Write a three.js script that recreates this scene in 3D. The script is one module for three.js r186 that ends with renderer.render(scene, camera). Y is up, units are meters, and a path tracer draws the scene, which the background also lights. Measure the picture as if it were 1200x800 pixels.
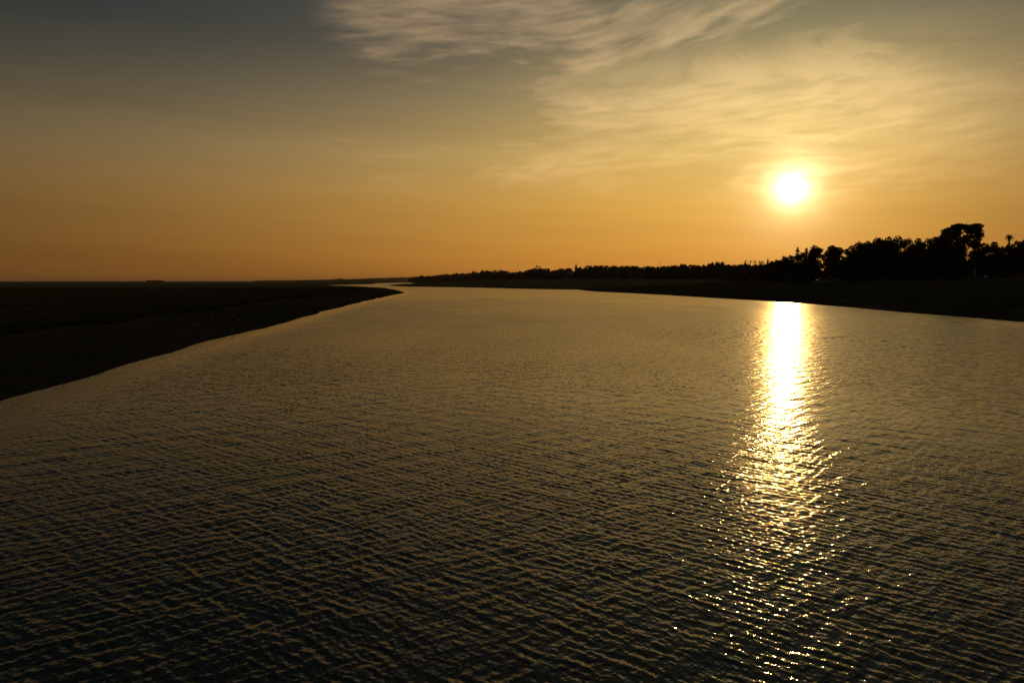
import * as THREE from 'three';
import { mergeGeometries } from 'three/addons/utils/BufferGeometryUtils.js';

// ------------------------------------------------------------------ camera
const scene = new THREE.Scene();
const EYE = 6;                                   // metres above the water, on a bridge
const FOCAL = 800, CX = 600, CY = 400, HORIZON = 329;
const PITCH = Math.atan((CY - HORIZON) / FOCAL);
const camera = new THREE.PerspectiveCamera(2 * Math.atan(400 / FOCAL) * 180 / Math.PI, 1.5, 0.3, 20000);
camera.position.set(0, EYE, 0);
camera.rotation.set(-PITCH, 0, 0);
scene.add(camera);
const renderer = new THREE.WebGLRenderer({ antialias: true });
renderer.toneMapping = THREE.LinearToneMapping;
renderer.toneMappingExposure = 1.0;
renderer.shadowMap.enabled = true;

// photograph pixel -> direction, and points on a level or at a depth along -z
const CP = Math.cos(PITCH), SP = Math.sin(PITCH);
function ray(px, py) {
  const u = (px - CX) / FOCAL, v = (CY - py) / FOCAL;
  return new THREE.Vector3(u, v * CP - SP, -(CP + v * SP));
}
function onLevel(px, py, level = 0) {
  const d = ray(px, py), t = (level - EYE) / d.y;
  return [d.x * t, d.z * t];
}
const DEG = 180 / Math.PI;
const azel = (px, py) => { const d = ray(px, py); return [Math.atan2(d.x, -d.z) * DEG, Math.atan2(d.y, Math.hypot(d.x, d.z)) * DEG]; };
const xAt = (px, depth) => { const d = ray(px, HORIZON); return depth * d.x / -d.z; };
const heightAt = (px, py, depth) => { const d = ray(px, py); return EYE + depth * d.y / -d.z; };

// ------------------------------------------------------------------ random numbers and noise
function rng(seed) { let a = seed >>> 0; return () => { a = (a + 0x6D2B79F5) >>> 0; let t = a; t = Math.imul(t ^ (t >>> 15), t | 1); t ^= t + Math.imul(t ^ (t >>> 7), t | 61); return ((t ^ (t >>> 14)) >>> 0) / 4294967296; }; }
const PERM = new Float32Array(65536); { const r = rng(77); for (let i = 0; i < 65536; i++) PERM[i] = r() * 2 - 1; }
function noise(x, y) {
  const xi = Math.floor(x), yi = Math.floor(y); let fx = x - xi, fy = y - yi;
  fx = fx * fx * fx * (fx * (fx * 6 - 15) + 10); fy = fy * fy * fy * (fy * (fy * 6 - 15) + 10);
  const h = (a, b) => PERM[(Math.imul(a, 73856093) ^ Math.imul(b, 19349663)) & 65535];
  const a = h(xi, yi), b = h(xi + 1, yi), c = h(xi, yi + 1), d = h(xi + 1, yi + 1);
  return a + (b - a) * fx + (c - a) * fy + (a - b - c + d) * fx * fy;
}
function fbm(x, y, oct = 5, gain = 0.5) {
  let s = 0, a = 1, n = 0;
  for (let i = 0; i < oct; i++) { s += a * noise(x, y); n += a; a *= gain; const t = x * 1.62 - y * 1.18 + 11.3; y = x * 1.18 + y * 1.62 - 7.1; x = t; }
  return s / n;
}
function streaks(x, y, oct = 5, gain = 0.55) {           // fbm without turning: keeps long fibres long
  let s = 0, a = 1, n = 0;
  for (let i = 0; i < oct; i++) { s += a * noise(x, y); n += a; a *= gain; x = x * 1.9 + 13.7; y = y * 2.1 - 5.3; }
  return s / n;
}
const clamp = (x, a = 0, b = 1) => Math.min(b, Math.max(a, x));
const sstep = (a, b, x) => { const t = clamp((x - a) / (b - a)); return t * t * (3 - 2 * t); };
const lerp = (a, b, t) => a + (b - a) * t;
function table(t, x) {                                    // piecewise linear [x, ...values]
  if (x <= t[0][0]) return t[0].slice(1);
  for (let i = 1; i < t.length; i++) if (x <= t[i][0]) { const f = (x - t[i - 1][0]) / (t[i][0] - t[i - 1][0]); return t[i].slice(1).map((v, k) => lerp(t[i - 1][k + 1], v, f)); }
  return t[t.length - 1].slice(1);
}

// ------------------------------------------------------------------ sky and sun
const [SUN_AZ, SUN_EL] = azel(928, 222);
const sunDir = new THREE.Vector3(Math.sin(SUN_AZ / DEG) * Math.cos(SUN_EL / DEG), Math.sin(SUN_EL / DEG), -Math.cos(SUN_AZ / DEG) * Math.cos(SUN_EL / DEG));
const AIR = [   // elevation, linear colour of clear air 36 degrees of azimuth from the sun
  [0, .31, .117, .020], [2, .335, .143, .024], [5.9, .372, .194, .044], [10, .335, .218, .080], [14.4, .222, .165, .083],
  [18.5, .118, .101, .070], [22.6, .074, .072, .062], [30, .055, .059, .057], [45, .048, .055, .058], [90, .041, .049, .055]];
const airRows = []; for (let i = 0; i <= 900; i++) airRows.push(table(AIR, i / 10));
const pt = (x, y) => azel(x, y);
const edge = (pts) => pts.map(([x, y]) => azel(x, y));
// cirrus sheets: upper and lower edges, as azimuth and elevation
const SHEET1_LOW = edge([[330, 20], [395, 44], [440, 60], [520, 62], [600, 60], [690, 78], [745, 66], [820, 48], [900, 22], [990, -20]]);
const SHEET1_TOP = edge([[330, -10], [400, -60], [560, -90], [700, -2], [780, 2], [860, -8], [930, -40], [990, -60]]);
const SHEET2_TOP = edge([[560, 205], [618, 165], [634, 112], [668, 86], [770, 74], [860, 52], [930, 38], [1000, 32], [1060, 38], [1130, 50], [1220, 48], [1500, 30]]);
const SHEET2_LOW = edge([[560, 212], [640, 212], [760, 214], [900, 232], [1050, 236], [1220, 228], [1500, 215]]);
const along = (t, x) => table(t, x)[0];
const THIN = pt(1060, 180), trailA = pt(955, 171), trailB = pt(1004, 154);
function cirrus(az, el) {
  const wu = fbm(az * .09 + 3.1, el * .22 - 4, 4), wv = fbm(az * .075 - 9.2, el * .25 + 2.5, 4, .42);
  const u = az + wu * 1.6, v = el + wv * .75;
  const tilt = lerp(.05, .19, sstep(4, 16, u) * sstep(15, 18, v)), h = v - u * tilt;      // fibres lie nearly level, steeper at the upper right
  const fib = streaks(u * .085, h * .62 + 4, 6);
  const fine = streaks(u * .30 + 31, h * 1.9 - 8, 5);
  const lump = fbm(u * .13 + 9, h * .42 - 3, 4), silk = streaks(az * .55 + wu * 2 + 3, (el - az * tilt) * 3.6 + wv * 1.8 + 17, 4);
  let d = 0;
  { const lo = along(SHEET1_LOW, u), hi = along(SHEET1_TOP, u), ends = sstep(-16.5, -12, u + wv * 2) * (1 - sstep(21, 25, u));
    const t = sstep(lo - .9, lo + 1.5, v + fine * 1.3 + silk * .4) * (1 - sstep(hi - 1.0, hi + 1.2, v - fib * 1.2)) * ends;
    d += t * clamp(.88 + .4 * fib + .5 * fine + .22 * lump + .45 * silk, .02, 1.35); }
  { const lo = along(SHEET2_LOW, u), hi = along(SHEET2_TOP, u + lump * 6 + fine * 4 + silk * 1.5), ends = sstep(-4, 8, u + fib * 6 + lump * 4 + fine * 3);
    const t = sstep(lo - 1.6, lo + 2.6, v + lump * 1.2) * (1 - sstep(hi - 1.9, hi + .9, v + fine * 1.2 + silk * .4)) * ends;
    d += t * clamp((.68 + .26 * sstep(11, 16, v)) + .42 * fib + .6 * fine + .4 * lump + .44 * silk, .05, 1.35); }
  // thin wisps in the open air to the left, and thin cirrus that goes on overhead and around
  d += .2 * sstep(-8, 8, az + fib * 6) * (1 - sstep(34, 44, az)) * sstep(8, 12, v) * (1 - sstep(17.5, 21, v)) * clamp(.8 + fib + .6 * silk);
  { const q = THIN; d *= 1 - .5 * Math.exp(-(((u - q[0]) / 4.2) ** 2) - (((v - q[1]) / 1.5) ** 2)); }   // a thin place right of the sun
  d += .34 * sstep(.06, .6, fib * .7 + fine * .5 + lump * .3 + silk * .25) * sstep(6.5, 9, el) * (1 - sstep(15, 18.5, el)) * sstep(-24, -8, az) * (1 - sstep(6, 10, az));
  d += .5 * sstep(23, 31, el) * sstep(-.05, .55, lump + .5 * fib) ;
  d += .34 * sstep(38, 48, az) * sstep(6, 12, el) * sstep(-.15, .5, lump + .5 * fib) * (1 - sstep(140, 165, az));
  // a short contrail beside the sun
  const tx = trailB[0] - trailA[0], ty = trailB[1] - trailA[1], L = Math.hypot(tx, ty), s = ((az - trailA[0]) * tx + (el - trailA[1]) * ty) / L, w = ((az - trailA[0]) * ty - (el - trailA[1]) * tx) / L - fine * .05;
  d += .5 * Math.exp(-((w / (.05 + .06 * sstep(L, 0, s))) ** 2)) * sstep(-.3, .9, s) * (1 - sstep(L - .5, L + .2, s));
  return [d, lump, fine * .6 + silk * .5];
}
function makeSky() {
  const W = 4096, H = 2048, data = new Float32Array(W * H * 4), out = [0, 0, 0];
  for (let row = 0; row < H; row++) {
    const el = ((row + .5) / H - .5) * 180, ce = Math.cos(el / DEG), se = Math.sin(el / DEG);
    const air = airRows[Math.round(clamp(el, 0, 90) * 10)];
    for (let col = 0; col < W; col++) {
      const k = (row * W + col) * 4, coarse = el > 34 || col < 456 || col > 1592;
      data[k + 3] = 1;
      if (el < 0) { data[k] = .06; data[k + 1] = .035; data[k + 2] = .012; continue; }
      if (coarse && ((row | col) & 1)) { const o = ((row & ~1) * W + (col & ~1)) * 4; for (let c = 0; c < 3; c++) data[k + c] = data[o + c]; continue; }   // half as fine outside the view
      const round = ((col + .5) / W - .5) * 2 * Math.PI, x = Math.cos(round) * ce, z = Math.sin(round) * ce;
      const az = Math.atan2(x, -z) * DEG;
      let da = az - SUN_AZ; if (da > 180) da -= 360; if (da < -180) da += 360;
      const cosp = x * sunDir.x + se * sunDir.y + z * sunDir.z, psi = Math.acos(clamp(cosp, -1, 1)) * DEG;
      const wide = da < 0 ? lerp(40, 29, sstep(7, 19, el)) : lerp(20, 19, sstep(8, 19, el));
      const spread = lerp(Math.exp(-Math.pow(Math.abs(da) / wide, 1.5)), 1, .07);
      const high = sstep(24, 75, el);                             // overhead the air is even all round
      const f0 = lerp(spread / .45, .85, high), f = f0 > 1 ? Math.pow(f0, lerp(1, .74, sstep(12, 21, el))) : f0;
      const fb = Math.pow(f, lerp(.62, .54, sstep(7, 20, el)));   // the blue part is spread more evenly
      out[0] = air[0] * f; out[1] = air[1] * Math.pow(f, f > 1 ? 1 : lerp(.95, .8, sstep(7, 20, el))); out[2] = air[2] * fb;
      // layers of dust, thin and level
      const dust = 1 + (1 - sstep(9, 20, el)) * (.09 * streaks(az * .02 + 5, (el + .05 * az) * .6 + 2, 4) + .02 * fbm(az * .3, el * 1.6, 3));
      const [d, lump, grain] = cirrus(az, el), near = Math.exp(-psi / 16), veil = Math.exp(-Math.max(0, Math.abs(da) - 20) / 45);
      const thick = d * lerp(.3, 1, veil) * (1 - .62 * sstep(6, 15, da)) * (1 - sstep(40, 80, el) * .6);
      const glow = Math.pow(2.22 / Math.max(psi, .42), 1.8) * (.76 + .42 * thick + .3 * grain * sstep(.1, .5, d)), body = 1 + .22 * lump * sstep(20, 4, psi) * sstep(0, .3, d);
      out[0] = out[0] * dust * (1 - .12 * thick) + thick * lerp(.205, .22, near) + glow * .58;
      out[1] = out[1] * dust * (1 - .12 * thick) + thick * lerp(.129, .136, near) + glow * .47;
      out[2] = out[2] * dust * (1 - .05 * thick) + thick * lerp(.062, .046, near) + glow * .25;
      const disc = 20 * (1 - sstep(.24, .34, psi));
      for (let c = 0; c < 3; c++) data[k + c] = out[c] * body + disc;
    }
  }
  const t = new THREE.DataTexture(data, W, H, THREE.RGBAFormat, THREE.FloatType);
  t.mapping = THREE.EquirectangularReflectionMapping; t.magFilter = THREE.LinearFilter; t.minFilter = THREE.LinearFilter; t.needsUpdate = true;
  return t;
}
const sky = makeSky();
scene.background = sky; scene.environment = sky;
const sun = new THREE.DirectionalLight(new THREE.Color().setRGB(1, .53, .13), .38);
sun.position.copy(sunDir).multiplyScalar(900); sun.target.position.set(60, 0, -160);
sun.position.add(sun.target.position);
sun.castShadow = true; sun.shadow.radius = 1; sun.shadow.mapSize.set(4096, 4096);
Object.assign(sun.shadow.camera, { left: -500, right: 500, top: 260, bottom: -260, near: 10, far: 2200 });
scene.add(sun, sun.target);
console.log('sky done', SUN_AZ, SUN_EL);

// ------------------------------------------------------------------ shared helpers
const taken = new Map();
function numbered(name) { const n = taken.get(name) ?? 0; taken.set(name, n + 1); return n ? name + '_' + String(n).padStart(3, '0') : name; }
function tag(o, label, category, group) { o.userData.label = label; o.userData.category = category; if (group) o.userData.group = group; return o; }
function thing(name, x, y, z, turn = 0) { const g = new THREE.Group(); g.name = numbered(name); g.position.set(x, y, z); g.rotation.y = turn; scene.add(g); return g; }
function mesh(name, geometry, material, parent) { const m = new THREE.Mesh(geometry, material); m.name = name; m.castShadow = m.receiveShadow = true; (parent ?? scene).add(m); return m; }
const box = (w, h, d, x = 0, y = 0, z = 0) => new THREE.BoxGeometry(w, h, d).translate(x, y, z);
const merge = (list) => mergeGeometries(list.map((g) => (g.index ? g.toNonIndexed() : g)));
const lin = (r, g, b) => new THREE.Color().setRGB(r, g, b);
const std = (c, roughness = .9, extra = {}) => new THREE.MeshPhysicalMaterial({ color: lin(...c), roughness, specularIntensity: 0, side: THREE.DoubleSide, ...extra });

// ------------------------------------------------------------------ shorelines (read from the photograph on the water's level)
const px = (list) => list.map(([x, y]) => onLevel(x, y));
const marshLand = [[-160, -6], [-75, -16], ...px([[-110, 512], [0, 470], [45, 457], [100, 441], [150, 426], [190, 415.5], [245, 400], [300, 386], [350, 372.5], [400, 359.5], [430, 352], [455, 346.8], [472, 343.6], [475, 342.6], [470, 341], [462, 339.2], [450, 337.2], [430, 336.2], [400, 335.4], [362, 334.7],
  [395, 333.7], [425, 333.1], [440, 332.6], [436, 332.1], [455, 331.35], [500, 330.6]]), [-500, -5600], [-6500, -5600], [-6500, -6]];
const townLand = [...px([[520, 331.15], [498, 331.9], [480, 332.6], [466, 333.3], [453, 334.1], [462, 335.1], [480, 335.8], [520, 336.3], [560, 337], [600, 338], [640, 338.9], [678, 339.3], [690, 341], [705, 342], [740, 343.4], [800, 346.8], [860, 350.4], [930, 354.7], [1000, 360.2], [1060, 366], [1130, 371.6], [1200, 377.2], [1320, 388], [1520, 410]]), [190, -8], [6500, -8], [6500, -5600], [-430, -5600]];
function shore(poly) {                                     // signed distance, positive on land
  const n = poly.length, ax = [], az = [], dx = [], dz = [], l2 = [];
  for (let i = 0; i < n; i++) { const a = poly[i], b = poly[(i + 1) % n]; ax.push(a[0]); az.push(a[1]); dx.push(b[0] - a[0]); dz.push(b[1] - a[1]); l2.push((b[0] - a[0]) ** 2 + (b[1] - a[1]) ** 2 || 1e-9); }
  return (x, z) => {
    let best = 1e18, inside = false;
    for (let i = 0; i < n; i++) {
      const qx = x - ax[i], qz = z - az[i], t = clamp((qx * dx[i] + qz * dz[i]) / l2[i]), ex = qx - t * dx[i], ez = qz - t * dz[i], e = ex * ex + ez * ez;
      if (e < best) best = e;
      const z0 = az[i], z1 = az[i] + dz[i];
      if ((z0 > z) !== (z1 > z) && x < ax[i] + dx[i] * (z - z0) / dz[i]) inside = !inside;
    }
    return (inside ? 1 : -1) * Math.sqrt(best);
  };
}
const shoreMarsh = shore(marshLand), shoreTown = shore(townLand);
const MARSH_RISE = [[-400, -3], [-30, -1.6], [-2, -.24], [0, 0], [2, .2], [8, .45], [16, .86], [18.5, 1.22], [26, 1.4], [80, 1.5], [2500, 1.7], [6000, 2.2]];
const TOWN_RISE = [[-400, -3], [-30, -1.6], [0, 0], [5, .5], [9, .75], [11, 1.15], [40, 1.9], [110, 5.6], [160, 7.4], [230, 8.2], [330, 12], [500, 19], [700, 23], [1200, 24], [6000, 20]];
function ground(x, z) {
  const r = Math.hypot(x, z), ragged = (noise(x * .09, z * .09) * .7 + noise(x * .37 + 9, z * .37) * .12) * sstep(2500, 200, r);
  const a = shoreMarsh(x, z) + ragged, b = shoreTown(x, z) + ragged * .8;
  const bumps = fbm(x * .35, z * .35, 3);
  if (a > b) { const veg = sstep(15, 21, a + 2.5 * noise(x * .11 + 40, z * .11)); return [table(MARSH_RISE, a + 1.5 * noise(x * .06, z * .06) * sstep(10, 18, a))[0] + bumps * lerp(.03, .16, veg) * sstep(0, 4, a), a, veg, 0]; }
  const veg = sstep(8, 13, b + 2 * noise(x * .1 - 20, z * .1)), far = sstep(250, 600, b);
  return [table(TOWN_RISE, b)[0] * (1 + far * .12 * fbm(x * .004, z * .004, 3)) + bumps * lerp(.03, .22, veg) * sstep(0, 4, b) + far * 1.5 * fbm(x * .012, z * .012, 3), b, veg, 1];
}
const groundY = (x, z) => ground(x, z)[0];

// polar sheet: fine in front of the bridge, coarse behind it
function angles(half, step) {
  const t = []; for (let a = -180; a < -half; a += lerp(9, 1.5, sstep(-150, -half, a))) t.push(a);
  for (let a = -half; a <= half + 1e-6; a += step) t.push(a);
  const side = t.filter((a) => a < -half - .3 && a > -180).map((a) => -a).reverse();
  return [...t, ...side, 180].map((a) => a / DEG);
}
function sheetIndex(rows, cols) {
  const idx = new Uint32Array((rows - 1) * (cols - 1) * 6); let k = 0;
  for (let i = 0; i < rows - 1; i++) for (let j = 0; j < cols - 1; j++) { const a = i * cols + j, b = a + 1, c = a + cols, d = c + 1; idx[k++] = a; idx[k++] = b; idx[k++] = c; idx[k++] = b; idx[k++] = d; idx[k++] = c; }
  return idx;
}

// ------------------------------------------------------------------ land
{
  const th = angles(46, .26), rs = [1]; while (rs[rs.length - 1] < 6400) { const r = rs[rs.length - 1]; rs.push(r + Math.max(.35, r * lerp(.0085, .028, sstep(300, 3000, r)))); }
  const n = rs.length * th.length, pos = new Float32Array(n * 3), uv = new Float32Array(n * 2), col = new Float32Array(n * 3); let k = 0;
  for (const r of rs) for (const a of th) {
    const x = r * Math.sin(a), z = -r * Math.cos(a), [y, s, veg, town] = ground(x, z);
    pos.set([x, y, z], k * 3); uv.set([x, z], k * 2);
    const m = fbm(x * .05, z * .05, 4) + .6 * fbm(x * .6 + 4, z * .6, 3), dry = sstep(-.1, .5, m);
    const mud = [.036 + .012 * m, .033 + .010 * m, .024 + .007 * m], green = town ? [.075, .072, .032] : [.07, .074, .03], straw = [.13, .105, .05];
    for (let c = 0; c < 3; c++) col[k * 3 + c] = lerp(mud[c], lerp(green[c], straw[c], dry * .6), veg) * (1 + .25 * noise(x * 1.7, z * 1.7));
    k++;
  }
  const g = new THREE.BufferGeometry();
  g.setAttribute('position', new THREE.BufferAttribute(pos, 3)); g.setAttribute('uv', new THREE.BufferAttribute(uv, 2)); g.setAttribute('color', new THREE.BufferAttribute(col, 3));
  g.setIndex(new THREE.BufferAttribute(sheetIndex(rs.length, th.length), 1)); g.computeVertexNormals();
  const N = 512, px8 = new Uint8Array(N * N * 4); for (let j = 0; j < N; j++) for (let i = 0; i < N; i++) { const v = 128 + 90 * fbm(i * .06, j * .06, 4) + 60 * PERM[(i * 131 + j * 977) & 65535]; px8.set([v, v, v, 255], (j * N + i) * 4); }
  const bump = new THREE.DataTexture(px8, N, N); bump.wrapS = bump.wrapT = THREE.MirroredRepeatWrapping; bump.magFilter = THREE.LinearFilter; bump.repeat.set(.2, .2); bump.needsUpdate = true;
  scene.fog = new THREE.FogExp2(lin(1, .86, .66), .00007);   // thin evening haze over the river
  const land = mesh('ground', g, std([1, 1, 1], .95, { vertexColors: true, bumpMap: bump, bumpScale: .05, specularIntensity: 0 }));
  land.userData.kind = 'structure';
  console.log('land', rs.length, th.length, n);
}

// ------------------------------------------------------------------ river
const calmEdge = px([[300, 349], [420, 351], [560, 351.6], [700, 352.2], [800, 357.5], [930, 366.5], [1060, 371.5], [1200, 380.5], [1330, 391]]);
function calmSide(x, z) {                                  // metres beyond the edge of the wind-rippled water, towards the far bank
  let best = 1e18, sign = 1;
  for (let i = 0; i < calmEdge.length - 1; i++) {
    const [ax, az] = calmEdge[i], dx = calmEdge[i + 1][0] - ax, dz = calmEdge[i + 1][1] - az, t = clamp(((x - ax) * dx + (z - az) * dz) / (dx * dx + dz * dz)), ex = x - ax - t * dx, ez = z - az - t * dz, e = ex * ex + ez * ez;
    if (e < best) { best = e; sign = dx * (z - az) - dz * (x - ax) < 0 ? 1 : -1; }
  }
  return sign * Math.sqrt(best);
}
{
  // ripples: two crossing trains about 28 degrees either side of the river's axis, and a weaker scatter
  const r = rng(4242), waves = [], COUNT = 104; let total = 0;
  for (let i = 0; i < COUNT; i++) {
    const L = .11 * Math.pow(16, (i + r()) / COUNT), w = Math.exp(-(((Math.log(L / .255)) / .46) ** 2)) + .05;
    const lobe = r(), gauss = (r() + r() + r() - 1.5) * 1.15;
    const dir = (lobe < .5 ? -37 : lobe < .88 ? 36 : 0) / DEG + gauss * (lobe < .88 ? 19 : 90) / DEG;
    waves.push({ L, k: 2 * Math.PI / L, dx: Math.sin(dir), dz: Math.cos(dir), ph: r() * 6.2832, w }); total += w;
  }
  const MSS = .0150;                                       // mean square slope carried by these ripples
  for (const w of waves) { w.slope = Math.sqrt(2 * MSS * w.w / total); w.a = w.slope / w.k; w.var = MSS * w.w / total; }
  const FINE_MSS = .0084;                                   // and by the finest ripples, in the normal and bump maps
  const th = angles(41, .118), rs = [1]; while (rs[rs.length - 1] < 6400) { const q = rs[rs.length - 1]; rs.push(q + (q < 7.6 ? .25 : q < 400 ? clamp(.5 * (q * q + 36) / (EYE * 682),   .036, .045 + .0032 * Math.max(0, q - 12) + Math.max(0, q - 120) * .012) : q * .03)); }
  const cols = th.length, n = rs.length * cols, pos = new Float32Array(n * 3), nor = new Float32Array(n * 3), uv = new Float32Array(n * 2), un = new Float32Array(n);
  console.log('river', rs.length, cols, n);
  let k = 0;
  for (let i = 0; i < rs.length; i++) {
    const q = rs[i], dr = i ? q - rs[i - 1] : .3, live = []; let lost = 0;
    for (const w of waves) { const f = 1 - sstep(.6 * w.L, 2.4 * w.L, dr), fh = 1 - sstep(.42 * w.L, .95 * w.L, dr); if (f > .01) live.push([w.k * w.dx, w.k * w.dz, w.ph, w.a * fh, w.slope * f, w.dx, w.dz]); lost += w.var * (1 - f * f); }
    const fineLost = FINE_MSS * sstep(18, 60, q);
    for (let j = 0; j < cols; j++, k++) {
      const a = th[j], x = q * Math.sin(a), z = -q * Math.cos(a);
      let amp = 1, y = 0, sx = 0, sz = 0, ox = 0, oz = 0;
      if (Math.abs(a) < .9) {
        if (q > 60) { const c = calmSide(x, z) + 14 * noise(x * .02, z * .03) + 6 * noise(x * .11, z * .05); amp = lerp(1, .66, sstep(-6, 10, c)); }
        if (q > 24 && q < 420 && x < 0) amp *= lerp(.22, 1, sstep(-.5, 7, -shoreMarsh(x, z)));     // shallows damp the ripples
        amp *= 1 + .22 * fbm(x * .035 + 7, z * .022, 3) + .12 * fbm(x * .16, z * .09, 2);
        for (const w of live) { const p = w[0] * x + w[1] * z + w[2], c = Math.cos(p), s = Math.sin(p); y += w[3] * c; const m = w[4] * s; sx += m * w[5]; sz += m * w[6]; const h = w[3] * s; ox += h * w[5]; oz += h * w[6]; }
      }
      const chop = .75 * amp * amp;
      pos[k * 3] = x - ox * chop; pos[k * 3 + 1] = y * amp; pos[k * 3 + 2] = z - oz * chop;
      sx *= amp; sz *= amp; const l = 1 / Math.hypot(sx, 1, sz);
      nor[k * 3] = sx * l; nor[k * 3 + 1] = l; nor[k * 3 + 2] = sz * l;
      uv[k * 2] = x; uv[k * 2 + 1] = z;
      un[k] = (lost + fineLost) * amp * amp;
    }
  }
  // the chop moves the crests, so take the normals from the moved surface where the mesh is fine enough
  const g = new THREE.BufferGeometry();
  g.setAttribute('position', new THREE.BufferAttribute(pos, 3));
  const idx = sheetIndex(rs.length, cols);
  g.setIndex(new THREE.BufferAttribute(idx, 1));
  g.computeVertexNormals();
  { const nn = g.attributes.normal.array; let kk = 0; for (let i = 0; i < rs.length; i++) { const dr = i ? rs[i] - rs[i - 1] : .3, own = 1 - sstep(.08, .16, dr); for (let j = 0; j < cols; j++, kk++) for (let c = 0; c < 3; c++) nn[kk * 3 + c] = lerp(nor[kk * 3 + c], nn[kk * 3 + c], own); } }
  g.setAttribute('uv', new THREE.BufferAttribute(uv, 2));
  // sort the triangles by how much ripple is finer than the mesh there: that share becomes roughness
  const LEVELS = 14, MAXV = .03, level = (v) => Math.min(LEVELS - 1, Math.floor(Math.sqrt(v / MAXV) * LEVELS)), count = new Uint32Array(LEVELS), lv = new Uint8Array(idx.length / 3);
  for (let t = 0; t < lv.length; t++) { const v = (un[idx[t * 3]] + un[idx[t * 3 + 1]] + un[idx[t * 3 + 2]]) / 3; lv[t] = level(v); count[lv[t]]++; }
  const start = []; let at = 0; for (let l = 0; l < LEVELS; l++) { start.push(at); if (count[l]) g.addGroup(at * 3, count[l] * 3, l); at += count[l]; }
  const sorted = new Uint32Array(idx.length), fill = start.slice();
  for (let t = 0; t < lv.length; t++) { const o = fill[lv[t]]++ * 3; sorted[o] = idx[t * 3]; sorted[o + 1] = idx[t * 3 + 1]; sorted[o + 2] = idx[t * 3 + 2]; }
  g.setIndex(new THREE.BufferAttribute(sorted, 1));
  // finest ripples: two periodic tiles of different size
  function tile(size, N, seed, lo, hi) {
    const q = rng(seed), hgt = new Float32Array(N * N), gx = new Float32Array(N * N), gz = new Float32Array(N * N), comp = [];
    for (let i = 0; i < 60; i++) { const L = lo * Math.pow(hi / lo, q()), dir = (q() < .5 ? -54 : 52) / DEG + (q() + q() + q() - 1.5) * 60 / DEG, kx = Math.round(Math.sin(dir) * size / L), kz = Math.round(Math.cos(dir) * size / L); comp.push([kx, kz, q() * 6.2832, L]); }
    const s = Math.sqrt(2 / comp.length);
    const cosT = new Float32Array(N), sinT = new Float32Array(N); for (let i = 0; i < N; i++) { cosT[i] = Math.cos(i / N * 2 * Math.PI); sinT[i] = Math.sin(i / N * 2 * Math.PI); }
    for (const [kx, kz, ph, L] of comp) { const cp = Math.cos(ph), sp = Math.sin(ph), kk = 2 * Math.PI * Math.hypot(kx, kz) / size, A = s / kk, ux = kx / Math.hypot(kx, kz), uz = kz / Math.hypot(kx, kz);
      for (let j = 0; j < N; j++) for (let i = 0; i < N; i++) { const m = (((kx * i + kz * j) % N) + N) % N, c = cosT[m] * cp - sinT[m] * sp, d = sinT[m] * cp + cosT[m] * sp, o = j * N + i; hgt[o] += A * c; gx[o] -= s * d * ux; gz[o] -= s * d * uz; } }
    return { hgt, gx, gz };
  }
  const N = 768, sizeA = 4.3, sizeB = 6.1, A = tile(sizeA, N, 11, .055, .18), B = tile(sizeB, N, 12, .08, .24);
  const S = Math.sqrt(FINE_MSS * .5), nm = new Float32Array(N * N * 4), bm = new Float32Array(N * N * 4); let lo = 1e9, hi = -1e9;
  for (let o = 0; o < N * N; o++) { const x = -A.gx[o] * S, y = -A.gz[o] * S, l = 1 / Math.hypot(x, y, 1); nm.set([x * l * .5 + .5, y * l * .5 + .5, l * .5 + .5, 1], o * 4); lo = Math.min(lo, B.hgt[o]); hi = Math.max(hi, B.hgt[o]); }
  for (let o = 0; o < N * N; o++) { const v = (B.hgt[o] - lo) / (hi - lo); bm.set([v, v, v, 1], o * 4); }
  const tex = (d, size) => { const t = new THREE.DataTexture(d, N, N, THREE.RGBAFormat, THREE.FloatType); t.wrapS = t.wrapT = THREE.RepeatWrapping; t.magFilter = THREE.LinearFilter; t.repeat.set(1 / size, 1 / size); t.needsUpdate = true; return t; };
  const normalMap = tex(nm, sizeA), bumpMap = tex(bm, sizeB), bumpScale = (hi - lo) * S;
  const mats = [];
  for (let l = 0; l < LEVELS; l++) {
    const v = ((l + .5) / LEVELS) ** 2 * MAXV, rough = Math.max(.06, Math.pow(2 * v, .25) * .58), fine = 1 - sstep(1, 5, l);
    const m = new THREE.MeshPhysicalMaterial({ color: lin(.012, .020, .009), roughness: rough, ior: 1.33, metalness: 0 });
    if (fine > .02) { m.normalMap = normalMap; m.normalScale = new THREE.Vector2(fine, fine); m.bumpMap = bumpMap; m.bumpScale = bumpScale * fine; }
    mats.push(m);
  }
  console.log('water levels', [...count].join(' '), 'bump', bumpScale);
  const river = mesh('river', g, mats); river.userData.kind = 'structure';
}

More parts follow.
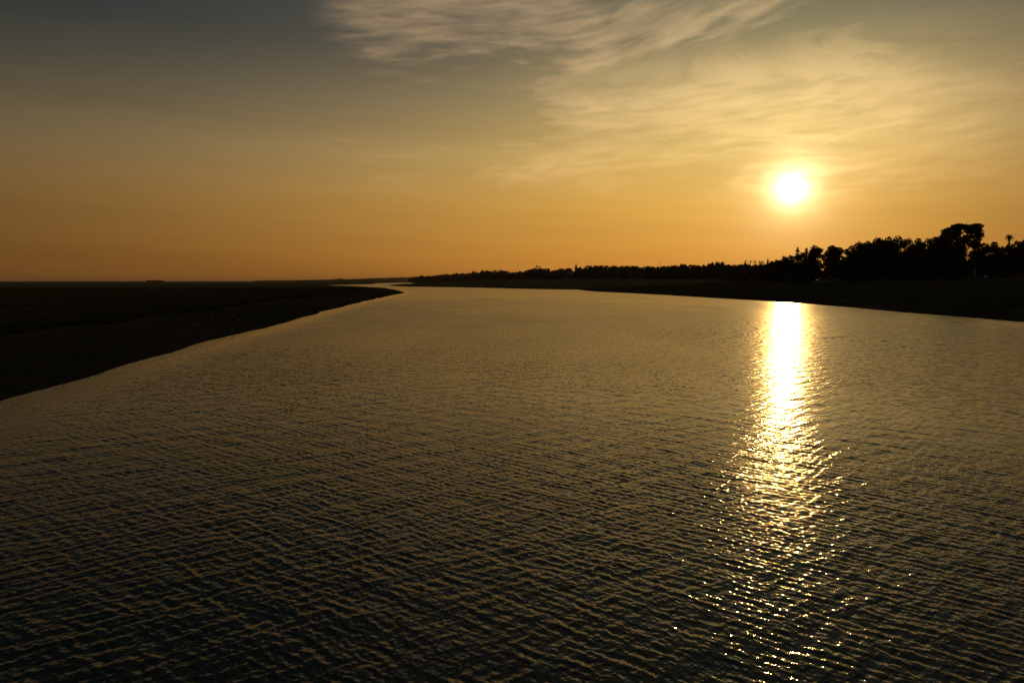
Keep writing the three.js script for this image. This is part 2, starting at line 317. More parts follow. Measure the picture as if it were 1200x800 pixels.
// ------------------------------------------------------------------ plants
const bark = std([.045, .034, .026], .95), leafMats = { dark: std([.030, .040, .018], .9), olive: std([.045, .052, .024], .9), pine: std([.026, .038, .016], .9), palm: std([.04, .05, .02], .85) };
function leafGeometry(leaves) {                              // leaves: [x, y, z, half length, half width, random] -> small bent faces
  const n = leaves.length, pos = new Float32Array(n * 12), nor = new Float32Array(n * 12), idx = new Uint32Array(n * 6), a = new THREE.Vector3(), b = new THREE.Vector3(), c = new THREE.Vector3();
  leaves.forEach(([x, y, z, l, w, q], i) => {
    const r = rng(1 + Math.floor(q * 1e9));
    a.set(r() - .5, (r() - .5) * .9, r() - .5).normalize(); b.set(r() - .5, r() - .5, r() - .5).cross(a).normalize(); c.crossVectors(a, b);
    const p = [[-l, 0], [-.1 * l, w], [l, 0], [.1 * l, -w]];
    p.forEach(([s, t], j) => { pos.set([x + a.x * s + b.x * t, y + a.y * s + b.y * t, z + a.z * s + b.z * t], i * 12 + j * 3); nor.set([c.x, c.y, c.z], i * 12 + j * 3); });
    idx.set([0, 1, 2, 0, 2, 3].map((v) => v + i * 4), i * 6);
  });
  const g = new THREE.BufferGeometry(); g.setAttribute('position', new THREE.BufferAttribute(pos, 3)); g.setAttribute('normal', new THREE.BufferAttribute(nor, 3)); g.setIndex(new THREE.BufferAttribute(idx, 1));
  return g;
}
function limb(points, r0, r1, seg = 6) {                     // tapered tube through points
  const curve = new THREE.CatmullRomCurve3(points.map((p) => new THREE.Vector3(...p))), n = Math.max(4, points.length * 3), g = new THREE.TubeGeometry(curve, n, 1, seg, false), p = g.attributes.position, c = new THREE.Vector3();
  for (let i = 0; i <= n; i++) { curve.getPointAt(i / n, c); const r = lerp(r0, r1, i / n); for (let j = 0; j <= seg; j++) { const k = i * (seg + 1) + j; p.setXYZ(k, c.x + (p.getX(k) - c.x) * r, c.y + (p.getY(k) - c.y) * r, c.z + (p.getZ(k) - c.z) * r); } }
  g.computeVertexNormals(); return g;
}
// clumps: [x, y, z, rx, ry, rz]; leaves fill the outer part of every clump
function clumpLeaves(clumps, perArea, size, r, hollow = .45) {
  const out = [];
  for (const [x, y, z, rx, ry, rz] of clumps) {
    const n = Math.ceil(perArea * (rx * ry + ry * rz + rx * rz));
    for (let i = 0; i < n; i++) {
      const u = r() * 2 - 1, t = r() * 6.2832, w = Math.sqrt(1 - u * u), q = lerp(hollow, 1.06, Math.pow(r(), .6)) * (1 + .12 * (r() - .5));
      const s = size * (.6 + .8 * r());
      out.push([x + rx * q * w * Math.cos(t), y + ry * q * u, z + rz * q * w * Math.sin(t), s, s * (.45 + .3 * r()), r()]);
    }
  }
  return out;
}
// every builder returns { trunk, crown } for a tree of height h and half width w
const kinds = {
  broad(h, w, r, fine) {
    const clumps = [], limbs = [], y0 = h * .34, n = Math.round(9 + 7 * r());
    limbs.push(limb([[0, -.5, 0], [.1 * w * (r() - .5), h * .2, 0], [.2 * w * (r() - .5), h * .62, .15 * w * (r() - .5)]], .03 * h + .06, .015 * h));
    for (let i = 0; i < n; i++) {
      const t = i * 2.4 + r() * .9, e = r(), yy = lerp(y0, h * .84, Math.pow(e, .8)), reach = w * (.30 + .5 * Math.sqrt(Math.max(.05, 1 - ((yy - h * .5) / (h * .42)) ** 2)) * (.6 + .4 * r()));
      const s = lerp(.26, .40, r()) * Math.min(w, h * .5), x = Math.cos(t) * reach * .8, z = Math.sin(t) * reach * .8;
      clumps.push([x, yy, z, s * (1 + .25 * r()), s * (.72 + .2 * r()), s]);
      limbs.push(limb([[0, yy * .55, 0], [x * .5, yy * .78, z * .5], [x, yy, z]], .012 * h + .02, .02, 5));
    }
    clumps.push([w * .1 * (r() - .5), h * .8, 0, w * .42, h * .18, w * .42], [w * .3, h * .42, w * .1, w * .5, h * .2, w * .5], [-w * .35, h * .44, -w * .1, w * .48, h * .22, w * .48]);
    return { trunk: merge(limbs), crown: leafGeometry(clumpLeaves(clumps, fine ? 19 : 8, fine ? .46 : Math.max(.55, w * .14), r)) };
  },
  round(h, w, r, fine) {
    const clumps = [], limbs = [limb([[0, -.5, 0], [.1, h * .3, 0], [0, h * .7, .1]], .03 * h + .05, .012 * h)];
    for (let i = 0; i < 15; i++) { const t = i * 2.4 + r(), v = (i + .5) / 15, yy = lerp(h * .22, h * .9, v), reach = w * .68 * Math.sqrt(Math.max(.04, 1 - ((v - .48) / .56) ** 2)), s = w * lerp(.3, .42, r()); const x = Math.cos(t) * reach, z = Math.sin(t) * reach; clumps.push([x, yy, z, s, s * .9, s]); limbs.push(limb([[0, yy * .6, 0], [x, yy, z]], .01 * h, .02, 5)); }
    for (const v of [.35, .5, .65, .78]) clumps.push([0, h * v, 0, w * .55, h * .13, w * .55]);
    return { trunk: merge(limbs), crown: leafGeometry(clumpLeaves(clumps, fine ? 22 : 8, fine ? .48 : .6, r)) };
  },
  conifer(h, w, r, fine) {
    const limbs = [limb([[0, -.5, 0], [0, h * .5, 0], [.02 * h, h * .99, 0]], .025 * h + .04, .02)], leaves = [], tiers = Math.round(h / 1.05);
    for (let i = 0; i < tiers; i++) {
      const v = (i + .3 * r()) / tiers, yy = h * (.16 + .82 * v), reach = w * Math.pow(1 - v, .8) * (.75 + .4 * r()) + .15, arms = 7;
      for (let k = 0; k < arms; k++) {
        const t = k / arms * 6.2832 + r() * .9 + i, l = reach * (.7 + .5 * r()), dy = l * (.1 - .3 * (1 - v));
        limbs.push(limb([[0, yy, 0], [Math.cos(t) * l, yy + dy, Math.sin(t) * l]], .05, .015, 4));
        const m = Math.ceil(l * (fine ? 9 : 5)) + 3; for (let j = 0; j < m; j++) { const f = .12 + .9 * (j + r()) / m; leaves.push([Math.cos(t) * l * f + (r() - .5) * .5, yy + dy * f + (r() - .5) * .5, Math.sin(t) * l * f + (r() - .5) * .5, .34 + .25 * r(), .16, r()]); }
      }
    }
    for (let j = 0; j < 14; j++) leaves.push([(r() - .5) * .3, h * (.93 + .08 * r()), (r() - .5) * .3, .28, .1, r()]);
    return { trunk: merge(limbs), crown: leafGeometry(leaves) };
  },
  shrub(h, w, r, fine) {
    const clumps = [], limbs = []; for (let i = 0; i < 8; i++) { const t = i * 2.4 + r(), q = w * .62 * Math.sqrt(r()), x = Math.cos(t) * q, z = Math.sin(t) * q, yy = h * (.34 + .42 * r()); clumps.push([x, yy, z, w * .42, h * .27, w * .42]); limbs.push(limb([[0, -.3, 0], [x * .6, yy * .6, z * .6], [x, yy, z]], .08, .02, 4)); }
    return { trunk: merge(limbs), crown: leafGeometry(clumpLeaves(clumps, fine ? 15 : 7, fine ? .36 : Math.max(.4, w * .13), r)) };
  },
};
let seed = 500;
function plant(kind, name, P, top, half, depth, mat, label, category, group, fine = true) {
  const x = xAt(P, depth), z = -depth, y = groundY(x, z), h = Math.max(1.2, heightAt(P, top, depth) - y), w = half * (kind === 'conifer' ? 1.25 : kind === 'shrub' ? 1.15 : 1.28) * depth / FOCAL, r = rng(seed++), made = kinds[kind](h, w, r, fine), t = thing(name, x, y, z, 0);
  mesh('trunk', made.trunk, bark, t); mesh('crown', made.crown, leafMats[mat], t);
  return tag(t, label, category, group);
}
function palm(P, top, depth, crownR, label, group, thick = .30, leaf = .15) {
  const x = xAt(P, depth), z = -depth, y = groundY(x, z), h = heightAt(P, top, depth) - y - crownR * .35, r = rng(seed++), t = thing('palm_tree', x, y, z);
  mesh('trunk', limb([[0, -.5, 0], [.15, h * .5, .1], [0, h, 0]], thick, thick * .75, 8), bark, t);
  const fronds = [];
  for (let k = 0; k < 26; k++) {
    const a = k * 2.4 + r() * .4, up = lerp(-.75, 1.2, r()), n = 6, L = crownR * (.85 + .3 * r()), pts = [];
    for (let i = 0; i <= n; i++) { const f = i / n; pts.push([Math.cos(a) * Math.cos(up) * L * f * (1 - .12 * f), h + Math.sin(up) * L * f - .42 * L * f * f, Math.sin(a) * Math.cos(up) * L * f * (1 - .12 * f)]); }
    const pos = []; for (let i = 0; i < n; i++) for (const s of [-1, 1]) { const [p, q] = [pts[i], pts[i + 1]], wd = crownR * leaf * Math.sin(Math.PI * (.15 + .8 * i / n)), sx = -Math.sin(a) * s * wd, sz = Math.cos(a) * s * wd; pos.push(...p, ...q, q[0] * .5 + p[0] * .5 + sx, (p[1] + q[1]) / 2 - wd * .55, q[2] * .5 + p[2] * .5 + sz); }
    const g = new THREE.BufferGeometry(); g.setAttribute('position', new THREE.Float32BufferAttribute(pos, 3)); g.computeVertexNormals(); fronds.push(g);
  }
  mesh('crown', mergeGeometries(fronds), leafMats.palm, t);
  return tag(t, label, 'palm tree', group);
}

// the wooded town bank on the right: pixel column, pixel of the top, half width in pixels, metres away
const WOOD = 'broad trees massed along the right bank';
const massed = 'dense dark broad-crowned tree in the wood above the right bank';
for (const [P, top, half, depth] of [[996, 287, 9, 345], [1006, 282, 11, 335], [1016, 281.5, 10, 345], [1028, 277, 12, 335], [1040, 276.5, 11, 345], [1050, 276, 12, 330], [1062, 278.5, 10, 340], [1074, 278.5, 10, 330], [1086, 278, 8, 320], [1097, 281, 9, 330], [1110, 283, 10, 335], [1121, 286, 10, 338]])
  plant('broad', 'broad_tree', P, top, half, depth, 'dark', massed, 'tree', WOOD);
for (const [P, top, half, depth] of [[1143, 289, 8, 322], [1152, 284, 9, 330], [1163, 283, 9, 320], [1173, 287.5, 8, 325], [1189, 281, 9, 310], [1200, 279.5, 11, 315], [1218, 283, 13, 320], [1238, 280, 14, 315]])
  plant('broad', 'broad_tree', P, top, half, depth, 'olive', 'rounded tree beyond the tall spreading pine, near the lone fan palm', 'tree', 'trees beyond the spreading pine');
for (const [P, top, half, depth] of [[919, 299.5, 8, 375], [926, 298.5, 8, 370], [939, 295, 8, 366], [950, 296, 7, 368]])
  plant('broad', 'broad_tree', P, top, half, depth, 'dark', 'low rounded tree under the pointed conifers on the right bank', 'tree', 'low trees round the conifers');
plant('conifer', 'conifer_tree', 933.7, 288.6, 6, 372, 'pine', 'slim pointed conifer with drooping tiers, alone above low trees', 'tree');
plant('conifer', 'conifer_tree', 944, 289.2, 6, 366, 'pine', 'pointed conifer leaning against the ragged cedar crown', 'tree');
plant('broad', 'cedar_tree', 953.5, 286.4, 8.5, 362, 'pine', 'ragged dark cedar beside the gap of open sky', 'tree');
plant('round', 'round_tree', 976, 286.8, 9.5, 358, 'dark', 'upright egg-shaped tree standing alone between two sky gaps', 'tree');
plant('conifer', 'small_conifer', 899.3, 302.2, 2.4, 420, 'pine', 'tiny pointed conifer next to the row of five palms', 'tree');
plant('round', 'small_tree', 904.5, 304.2, 3, 415, 'dark', 'small bushy tree between tiny conifer and wooded bank', 'tree', 'small bushy trees by the tiny conifer');
plant('round', 'small_tree', 910.8, 302.2, 3.4, 400, 'dark', 'small bushy tree between tiny conifer and wooded bank', 'tree', 'small bushy trees by the tiny conifer');
for (const [P, top, half, depth] of [[906, 309, 8, 395], [918, 308, 9, 365], [931, 306, 9, 355], [944, 305, 9, 350], [955, 306, 7, 348], [968, 317, 8, 350], [982, 315, 8, 350], [992, 303, 7, 332], [1002, 299, 9, 322], [1015, 300, 9, 318], [1027, 316, 6, 318], [1040, 300, 9, 318], [1053, 296, 9, 312], [1066, 298, 9, 314], [1079, 296, 9, 308], [1092, 293, 9, 306], [1104, 292, 9, 300], [1118, 296, 9, 296], [1130, 300, 8, 296], [1150, 317, 8, 300], [1163, 300, 8, 300], [1174, 303, 9, 296], [1187, 300, 9, 292], [1200, 302, 10, 290], [1214, 300, 11, 290],
  [900, 314, 9, 400], [912, 315, 9, 372], [924, 314, 9, 350], [937, 314, 9, 345], [949, 316, 8, 342], [996, 312, 8, 318], [1008, 311, 9, 312], [1020, 311, 8, 308], [1044, 312, 8, 306], [1058, 310, 9, 304], [1072, 310, 9, 302], [1086, 308, 9, 300], [1099, 307, 8, 296], [1111, 308, 8, 292], [1123, 309, 8, 290], [1133, 311, 6, 292], [1152, 309, 7, 305], [1166, 311, 8, 292], [1179, 312, 9, 288], [1204, 312, 9, 285], [985, 317.5, 6, 338]])
{
  const [where, set] = P < 958 ? ['below the pointed conifers', 'undergrowth below the conifers'] : P < 990 ? ['below the egg-shaped tree and behind the parked row', 'undergrowth behind the parked row'] : P < 1095 ? ['at the foot of the massed broad trees', 'undergrowth below the massed trees'] : P < 1136 ? ['under the tall spreading pine', 'undergrowth under the spreading pine'] : ['at the foot of the rounded trees by the lone fan palm', 'undergrowth near the fan palm'];
  plant('shrub', 'shrub', P, top, half, depth, 'dark', 'dark leafy bush ' + where, 'shrub', set);
}

// the tall spreading pine: forked trunk, open umbrella of clumps with sky between
{
  const depth = 300, P = 1122, x = xAt(P, depth), z = -depth, y = groundY(x, z), t = thing('umbrella_pine', x, y, z), r = rng(99), m = depth / FOCAL, H = (py) => heightAt(P, py, depth) - y;
  const spots = [[-22, 283, 9, 7], [-17, 277, 9, 6], [-12, 271.5, 9, 5.5], [-4, 267, 9, 4.6], [5, 265, 9, 4.2], [14, 265.8, 8, 4], [22, 266.5, 7, 4.2], [27, 271, 5, 4.5], [24, 276, 5, 4], [19, 281, 4.5, 3.6], [-6, 275, 7, 4.5], [2, 272, 6.5, 4], [-14, 287, 10, 8], [-2, 283, 9, 6.5], [-6, 292, 12, 8], [5, 290, 6, 6], [17, 286, 5, 4], [10, 271, 7, 4.8], [17, 271.5, 6, 4.4], [19, 277, 4, 2.4], [8, 279, 6, 5], [13, 286, 6, 5], [22, 288, 6, 5]];
  const clumps = spots.map(([dx, py, hw, hh]) => [dx * m, H(py), (r() - .5) * 7, hw * m, hh * m * .85, hw * m]), limbs = [limb([[0, -.6, 0], [.2, 4, .1], [.4, 9, 0]], .6, .42, 8)];
  for (const [cx, cy, cz] of clumps) limbs.push(limb([[.4, Math.min(9, cy * .6), 0], [lerp(.4, cx, .45), lerp(7, cy, .6), cz * .4], [cx, cy, cz]], .26, .06, 5));
  mesh('trunk', merge(limbs), bark, t); mesh('crown', leafGeometry(clumpLeaves(clumps, 24, .46, r, .15)), leafMats.pine, t);
  tag(t, 'tallest tree, a spreading umbrella pine with sky showing through its crown', 'tree');
}
palm(1180, 275, 318, 2.2, 'lone fan palm with thick trunk standing above the rounded trees', undefined, .42, .3);
plant('broad', 'broad_tree', 1181, 284.5, 8, 326, 'olive', 'rounded tree directly behind the lone fan palm', 'tree');
for (const P of [873.6, 878.8, 884, 890.2, 893.4]) palm(P, P > 888 ? 305.6 : 305, 620, 2.3, 'one of five slim palms in a row on the hill crest', 'row of five palms on the crest');
for (const [P, top] of [[629, 310.6], [632.4, 311.8]]) palm(P, top, 1150, 3.4, 'one of two palms side by side on the far hilltop', 'pair of palms on the far hill');

// the skyline of the far hill: one tree after another, sized to the gap between ground and skyline
const SKYLINE = [[482, 324.6], [490, 323.4], [510, 322.7], [525, 321.2], [540, 320.2], [552, 319], [556, 317.4], [560, 318.8], [565, 316.2], [575, 317], [587, 315.8], [594, 317], [600, 319], [610, 317.6], [620, 316.2], [626, 315], [637, 314], [645, 316], [655, 315], [664, 313.8], [679, 313], [686, 311.4], [692, 311.2], [700, 311.6], [709, 310.6], [714, 312], [722, 311.6], [735, 311.2], [748, 312.4], [760, 311.6], [768, 312], [780, 311.2], [800, 310.3], [815, 309.2], [820, 310.8], [832, 308.2], [838, 306.4], [846, 306.4], [851, 309], [862, 309.2], [884, 309.6], [898, 308], [912, 306]];
{
  const r = rng(31), proto = {};
  const variants = ['broad', 'round', 'shrub'].flatMap((k) => [0, 1].map((i) => { const made = kinds[k](10, k === 'shrub' ? 7 : 5.2, rng(900 + i * 7 + k.length), false); return [k, made]; }));
  const text = { broad: 'small spreading tree', round: 'small upright tree', shrub: 'low wide thicket' };
  const near = (P) => (P < 600 ? 'on the tapering end of the far hill' : P < 650 ? 'around the two palms on the far hill' : P < 710 ? 'around the white church on the far hill' : P < 800 ? 'around the radio mast on the crest' : 'below the row of five palms on the crest');
  let count = 0;
  function far(P, top, half, depth) {
    const x = xAt(P, depth), z = -depth, y = groundY(x, z), h = heightAt(P, top, depth) - y; if (h < 2.2) return;
    const w = half * depth / FOCAL, pick = variants[[0, 1, 0, 1, 2, 4, 5, 4][Math.floor(r() * 8)]], [k, made] = h / w < .8 ? variants[4 + Math.floor(r() * 2)] : pick, name = { broad: 'hill_tree', round: 'upright_hill_tree', shrub: 'hill_thicket' }[k], t = thing(name, x, y, z, r() * 6.28);
    const tr = mesh('trunk', made.trunk, bark, t), cr = mesh('crown', made.crown, leafMats[r() < .5 ? 'dark' : 'olive'], t), sy = h / 10, sw = w / (k === 'shrub' ? 7 : 5.2);
    tr.scale.set(sw, sy, sw); cr.scale.set(sw, sy * 1.34, sw); cr.position.y = -.33 * h;
    tag(t, text[k] + ' ' + near(P), k === 'shrub' ? 'thicket' : 'tree', { broad: 'spreading trees ', round: 'upright trees ', shrub: 'thickets ' }[k] + near(P)); count++;
  }
  const depthAt = (P) => table([[480, 2300], [560, 1700], [620, 1300], [700, 1050], [780, 860], [850, 700], [912, 520]], P)[0];
  for (let P = 484; P < 914;) { const step = lerp(4.2, 6.8, r()), D = depthAt(P) * lerp(.95, 1.08, r()); if (Math.abs(P - 675) > 5) far(P, table(SKYLINE, P)[0] + (r() < .25 ? -.25 : .4 * r()), step * lerp(1.0, 1.5, r()), D); P += step; }
  for (let P = 486; P < 912;) { const step = lerp(5, 9, r()), D = depthAt(P) * lerp(.66, .9, r()), s = table(SKYLINE, P)[0]; far(P, lerp(s, 327, lerp(.25, .62, r())), step * .85, D); P += step; }
  console.log('hill trees', count);
}
// far shore woods beyond the bend: reads as one dark line
{
  const r = rng(8), leaves = [];
  for (let P = 300; P < 492; P += .55) { const depth = lerp(3300, 4200, r()), x = xAt(P, depth), z = -depth, y = groundY(x, z), top = table([[300, 328.9], [340, 328.6], [392, 327.3], [398, 326], [404, 327.2], [430, 326.2], [450, 325.4], [480, 324.6], [492, 324]], P)[0] + .5 * (r() - .4), h = heightAt(P, top, depth) - y; for (let i = 0; i < 30; i++) leaves.push([x + (r() - .5) * 9, y + h * (.02 + .93 * r()), z + (r() - .5) * 20, 2.4 + 1.6 * r(), 1.5, r()]); }
  const m = mesh('far_woodland', leafGeometry(leaves), leafMats.dark); m.userData.kind = 'stuff'; tag(m, 'thin dark line of far woodland beyond the river bend', 'woodland');
}

// marsh plants: tufts on both banks, nobody could count them
{
  const r = rng(61), tuft = []; const blades = 22;
  for (let i = 0; i < blades; i++) { const a = r() * 6.2832, q = .3 * Math.sqrt(r()), x = Math.cos(a) * q, z = Math.sin(a) * q, h = .26 + .3 * r(), lean = .12 + .16 * r(), w = .014 + .012 * r(), sx = -Math.sin(a + r()) * w, sz = Math.cos(a + r()) * w; tuft.push(x - sx, -.08, z - sz, x + sx, -.08, z + sz, x + Math.cos(a) * lean + sx * .6, h * .7, z + Math.sin(a) * lean + sz * .6, x - sx, -.08, z - sz, x + Math.cos(a) * lean + sx * .6, h * .7, z + Math.sin(a) * lean + sz * .6, x + Math.cos(a) * lean * 1.9, h, z + Math.sin(a) * lean * 1.9); }
  const g = new THREE.BufferGeometry(); g.setAttribute('position', new THREE.Float32BufferAttribute(tuft, 3)); g.computeVertexNormals();
  const places = [], TRY = 150000;
  for (let i = 0; i < TRY && places.length < 42000; i++) {
    const d = 36 * Math.pow(13, Math.pow(r(), .8)), a = lerp(-44, 42, r()) / DEG, x = d * Math.sin(a), z = -d * Math.cos(a), [y, s, veg] = ground(x, z);
    if (s < 8 || veg < .5 || noise(x * .2, z * .2) + .5 * noise(x * .05, z * .05) < -.45) continue; places.push([x, y, z]);
  }
  const m = new THREE.InstancedMesh(g, std([1, 1, 1], .95, { specularIntensity: 0 }), places.length), o = new THREE.Object3D(), c = new THREE.Color();
  places.forEach(([x, y, z], i) => { const sc = .8 + .7 * r(), wide = 1 + Math.hypot(x, z) / 160; o.position.set(x, y, z); o.rotation.set(0, r() * 6.28, 0); o.scale.set(sc * wide, sc, sc * wide); o.updateMatrix(); m.setMatrixAt(i, o.matrix); const t = r(); m.setColorAt(i, c.setRGB(lerp(.06, .13, t), lerp(.075, .11, t), lerp(.03, .05, t))); });
  m.name = 'marsh_grass'; m.userData.kind = 'stuff'; m.castShadow = m.receiveShadow = true; scene.add(m); tag(m, 'dark tufts of salt-marsh grass on both river banks', 'grass');
  console.log('tufts', places.length);
}

// ------------------------------------------------------------------ buildings
const whiteWall = std([.5, .48, .45], .85), stoneWall = std([.3, .28, .25], .9), tileRoof = std([.22, .10, .06], .9), glass = std([.03, .035, .04], .12, { specularIntensity: 1 }), wood = std([.08, .055, .035], .8), iron = std([.06, .06, .06], .6);
function gable(w, d, h, over = .35) { const s = new THREE.Shape(); s.moveTo(-w / 2 - over, 0); s.lineTo(0, h); s.lineTo(w / 2 + over, 0); s.lineTo(w / 2 + over, -.16); s.lineTo(0, h - .2); s.lineTo(-w / 2 - over, -.16); s.closePath(); return new THREE.ExtrudeGeometry(s, { depth: d + 2 * over, bevelEnabled: false }).translate(0, 0, -d / 2 - over); }
function gableWall(w, d, h, rise) { const s = new THREE.Shape(); s.moveTo(-w / 2, -1); s.lineTo(-w / 2, h); s.lineTo(0, h + rise); s.lineTo(w / 2, h); s.lineTo(w / 2, -1); s.closePath(); return new THREE.ExtrudeGeometry(s, { depth: d, bevelEnabled: false }).translate(0, 0, -d / 2); }
function opening(parent, name, x, y, z, w, h, sill) { const m = mesh(name, box(w, h, .1, x, y, z), name === 'door' ? wood : glass, parent); if (name === 'window') { mesh('frame', merge([box(w + .16, .09, .14, x, y + h / 2 + .045, z), box(.09, h, .14, x - w / 2 - .045, y, z), box(.09, h, .14, x + w / 2 + .045, y, z), box(.05, h, .13, x, y, z)]), wood, m); mesh('sill', box(w + .3, .1, .26, x, y - h / 2 - .05, z + .05), stoneWall, m); } else mesh('handle', new THREE.SphereGeometry(.05, 8, 6).translate(x + w * .36, y, z + .09), iron, m); return m; }
function house(P, depth, w, d, storeys, turn, label) {
  const x = xAt(P, depth), z = -depth, y = groundY(x, z), t = thing('house', x, y, z, turn), h = storeys * 2.9 + .2;
  mesh('wall', gableWall(w, d, h, 1.5), whiteWall, t);
  const rf = mesh('roof', gable(w, d, 1.7).translate(0, h + .12, 0), tileRoof, t); mesh('chimney', box(.6, 1.6, .6, w * .22, h + 1.5, -d * .2), whiteWall, rf);
  for (let f = 0; f < storeys; f++) for (let i = 0; i < 3; i++) { const wx = (i - 1) * w * .29, wy = 1.55 + f * 2.9; if (f === 0 && i === 1) opening(t, 'door', wx, 1.05, d / 2 + .03, 1, 2.1); else opening(t, 'window', wx, wy, d / 2 + .03, 1, 1.25); }
  return tag(t, label, 'house');
}
house(962.5, 385, 8, 9, 1, .2, 'small white house behind parked cars, under the open sky gap');
house(1031, 350, 7.5, 9, 2, -.15, 'white house glimpsed between the massed dark trees');
house(1143, 325, 8.5, 9, 2, -.35, 'white two-storey house showing below the spreading pine');
{ // church on the far hill
  const depth = 1060, P = 675, x = xAt(P, depth), z = -depth, y = groundY(x, z), t = thing('church', x, y, z, .3), top = heightAt(P, 307.8, depth) - y, th = top * .68;
  const tw = mesh('tower', box(3.4, th + 1, 3.4, 0, th / 2 - .5, 0), whiteWall, t); mesh('cornice', box(3.9, .35, 3.9, 0, th - .3, 0), stoneWall, tw);
  for (const s of [-1, 1]) mesh('bell_opening', box(.8, 1.6, .08, s * .8, th - 2, 1.73), glass, tw);
  const sp = mesh('spire', new THREE.ConeGeometry(2.1, top - th, 8).translate(0, th + (top - th) / 2, 0), stoneWall, t); mesh('cross', merge([box(.12, 1, .12, 0, top + .4, 0), box(.6, .12, .12, 0, top + .55, 0)]), iron, sp);
  mesh('nave_wall', gableWall(7, 12, th * .48, 2.4).rotateY(Math.PI / 2).translate(-8, 0, 0), whiteWall, t); mesh('nave_roof', gable(7, 12, 2.6).rotateY(Math.PI / 2).translate(-8, th * .48 + .15, 0), tileRoof, t);
  for (const dx of [-11.5, -8, -4.8]) mesh('window', box(.9, 2, .1, dx, th * .26, 3.53), glass, t);
  tag(t, 'white church with pointed bell tower on the far hill', 'church');
}
{ // slim mast on the crest
  const depth = 840, P = 774.3, x = xAt(P, depth), z = -depth, y = groundY(x, z), h = heightAt(P, 307.4, depth) - y, t = thing('radio_mast', x, y, z);
  mesh('pole', new THREE.CylinderGeometry(.22, .5, h + .6, 8).translate(0, h / 2 - .3, 0), iron, t); for (const f of [.86, .95]) mesh('antenna', box(1.5, .16, .16, 0, h * f, 0), iron, t); mesh('base', box(1.6, 1, 1.6, 0, .3, 0), stoneWall, t);
  tag(t, 'thin radio mast rising above trees on the crest', 'mast');
}
{ // flat building far out on the marsh
  const depth = 1700, P = 181, x = xAt(P, depth), z = -depth, y = groundY(x, z), top = heightAt(P, 328.35, depth) - y, t = thing('marsh_building', x, y, z, .1), W = 38, D = 10;
  mesh('wall', box(W, top - .5 + 1, D, 0, (top - .5) / 2 - .5, 0), wood, t); const rf = mesh('roof', box(W + .8, .4, D + .8, 0, top - .28, 0), tileRoof, t); mesh('roof_hatch', box(3, .7, 2.4, 1.5, top + .25, 0), stoneWall, rf);
  for (const dx of [-15, -10, -5, 5, 10, 15]) opening(t, 'window', dx, top * .5, D / 2 + .03, 1.6, 1.3); opening(t, 'door', 0, 1.1, D / 2 + .03, 1.6, 2.2);
  tag(t, 'long low flat-roofed building alone on the marsh horizon', 'building');
}
{ // low wall at the edge of the town bank
  const depth = 410, P = 918, x = xAt(P, depth), z = -depth, y = groundY(x, z), t = thing('low_wall', x, y, z, -.2); mesh('masonry', box(11, 1.6, .4, 0, .3, 0), whiteWall, t); mesh('coping', box(11.2, .12, .55, 0, 1.16, 0), stoneWall, t);
  tag(t, 'long low whitewashed wall at the foot of the wood', 'wall');
}

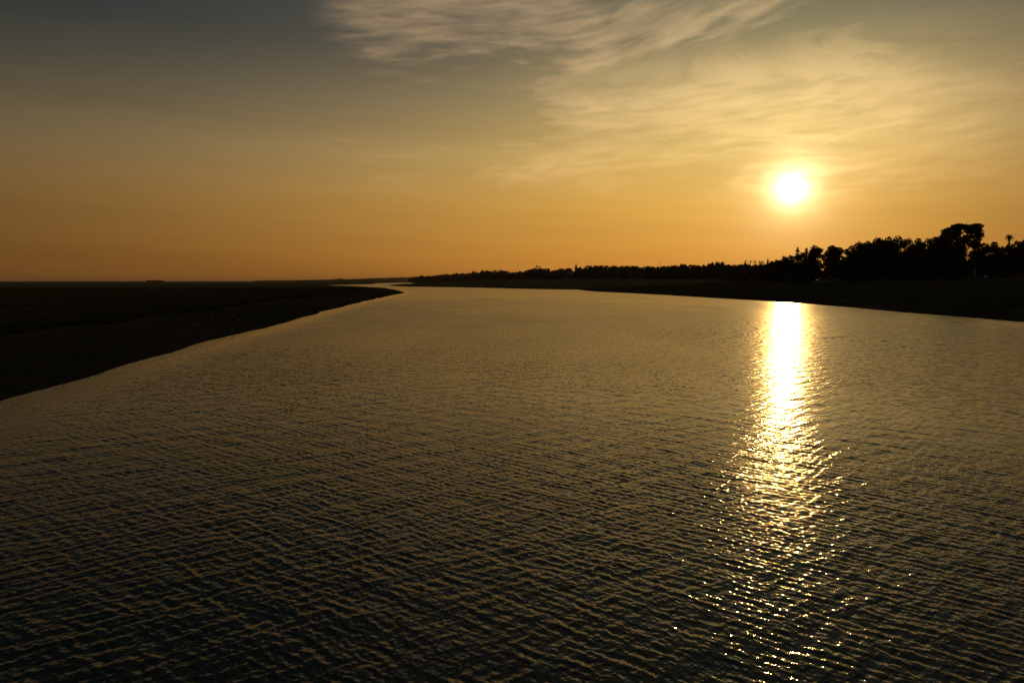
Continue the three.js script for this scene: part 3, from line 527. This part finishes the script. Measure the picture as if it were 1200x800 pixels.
// ------------------------------------------------------------------ parked cars
const tyre = std([.02, .02, .02], .9), rim = std([.35, .35, .36], .4, { metalness: .6 }), lampGlass = std([.6, .6, .58], .15, { specularIntensity: 1 }), redGlass = std([.25, .02, .02], .2);
function car(P, depth, turn, paint, label, group, k = 1) {
  const x = xAt(P, depth), z = -depth, y = groundY(x, z), t = thing('parked_car', x, y + .06, z, turn), W = 1.72, m = new THREE.MeshPhysicalMaterial({ color: lin(...paint), roughness: .35, clearcoat: .8, clearcoatRoughness: .1 });
  const side = (pts, d, b) => { const s = new THREE.Shape(); pts.forEach(([a, c], i) => (i ? s.lineTo(a, c) : s.moveTo(a, c))); s.closePath(); return new THREE.ExtrudeGeometry(s, { depth: d - 2 * b, bevelEnabled: true, bevelSize: b, bevelThickness: b, bevelSegments: 2 }).translate(0, 0, -d / 2 + b); };
  mesh('body', side([[-2.05, .32], [-2.08, .62], [-1.95, .86], [-1.55, .93], [1.1, .95], [1.75, .84], [2.05, .66], [2.1, .34]], W, .06), m, t);
  const cab = mesh('cabin', side([[-1.7, .93], [-1.25, 1.38 * k], [-.4, 1.47 * k], [.35, 1.42 * k], [1.05, .95]], W - .22, .08), m, t);
  for (const s of [-1, 1]) { mesh('side_window', side([[-1.38, .97], [-1.1, 1.31 * k], [-.38, 1.38 * k], [.28, 1.33 * k], [.82, .98]], .04, .008).translate(0, 0, s * (W / 2 - .1)), glass, cab); for (const wx of [-1.28, 1.28]) { const w = mesh('wheel', new THREE.TorusGeometry(.22, .1, 8, 18).translate(wx, .3, s * (W / 2 - .06)), tyre, t); mesh('rim', new THREE.CylinderGeometry(.17, .17, .12, 12).rotateX(Math.PI / 2).translate(wx, .3, s * (W / 2 - .04)), rim, w); } mesh('headlight', box(.08, .15, .34, 2.09, .66, s * .58), lampGlass, t); mesh('tail_light', box(.06, .2, .24, -2.1, .72, s * .64), redGlass, t); }
  mesh('windscreen', new THREE.PlaneGeometry(.82 * k, 1.3).rotateX(-Math.PI / 2).rotateY(0).rotateZ(-.62).translate(.77, 1.2 * k, 0), glass, cab);
  return tag(t, label, 'car', group);
}
car(959, 345, .1, [.62, .62, .6], 'white car at the end of the short parked row below the egg-shaped tree');
car(970, 345, .05, [.4, .41, .42], 'silver car in the middle of the short parked row below the egg-shaped tree', undefined, 1.12);
car(981.5, 344, .1, [.5, .5, .47], 'pale grey car ending the parked row, nearest the massed trees');
car(1158, 296, .35, [.55, .55, .54], 'single white car parked below the spreading pine and white house');
car(1191, 300, -.4, [.45, .45, .45], 'grey car parked alone past the lone fan palm');

// ------------------------------------------------------------------ wading birds on the mud of the marsh bank
{
  const white = std([.32, .31, .29], .9), dark = std([.05, .045, .03], .7), r = rng(5);
  for (const [P, py] of [[231, 383], [240, 377.5], [246.5, 375.5], [251.5, 378.5], [271, 385.5], [273.5, 379.5], [274, 372], [279.5, 375.5], [310.5, 372.5]]) {
    const [x0, z0] = onLevel(P, py, .5), y = groundY(x0, z0), t = thing('wading_bird', x0, y, z0, r() * 6.28);
    const body = new THREE.SphereGeometry(1, 12, 8).scale(.17, .085, .08).rotateZ(.25).translate(0, .3, 0), neck = limb([[.12, .33, 0], [.19, .42, 0], [.17, .5, 0]], .035, .024, 6), head = new THREE.SphereGeometry(.035, 8, 6).scale(1.3, 1, 1).translate(.19, .52, 0), tail = new THREE.ConeGeometry(.05, .16, 6).rotateZ(1.9).translate(-.2, .26, 0);
    mesh('body', merge([body, neck, head, tail]), white, t); mesh('beak', new THREE.ConeGeometry(.012, .11, 6).rotateZ(-1.65).translate(.28, .515, 0), dark, t);
    for (const s of [-1, 1]) mesh('leg', limb([[0, .25, s * .03], [-.02, .13, s * .03], [0, -.01, s * .03]], .008, .007, 5), dark, t);
    tag(t, 'small pale wading bird standing on the dark mud bank', 'bird', 'pale birds on the marsh mud');
  }
}
renderer.render(scene, camera);
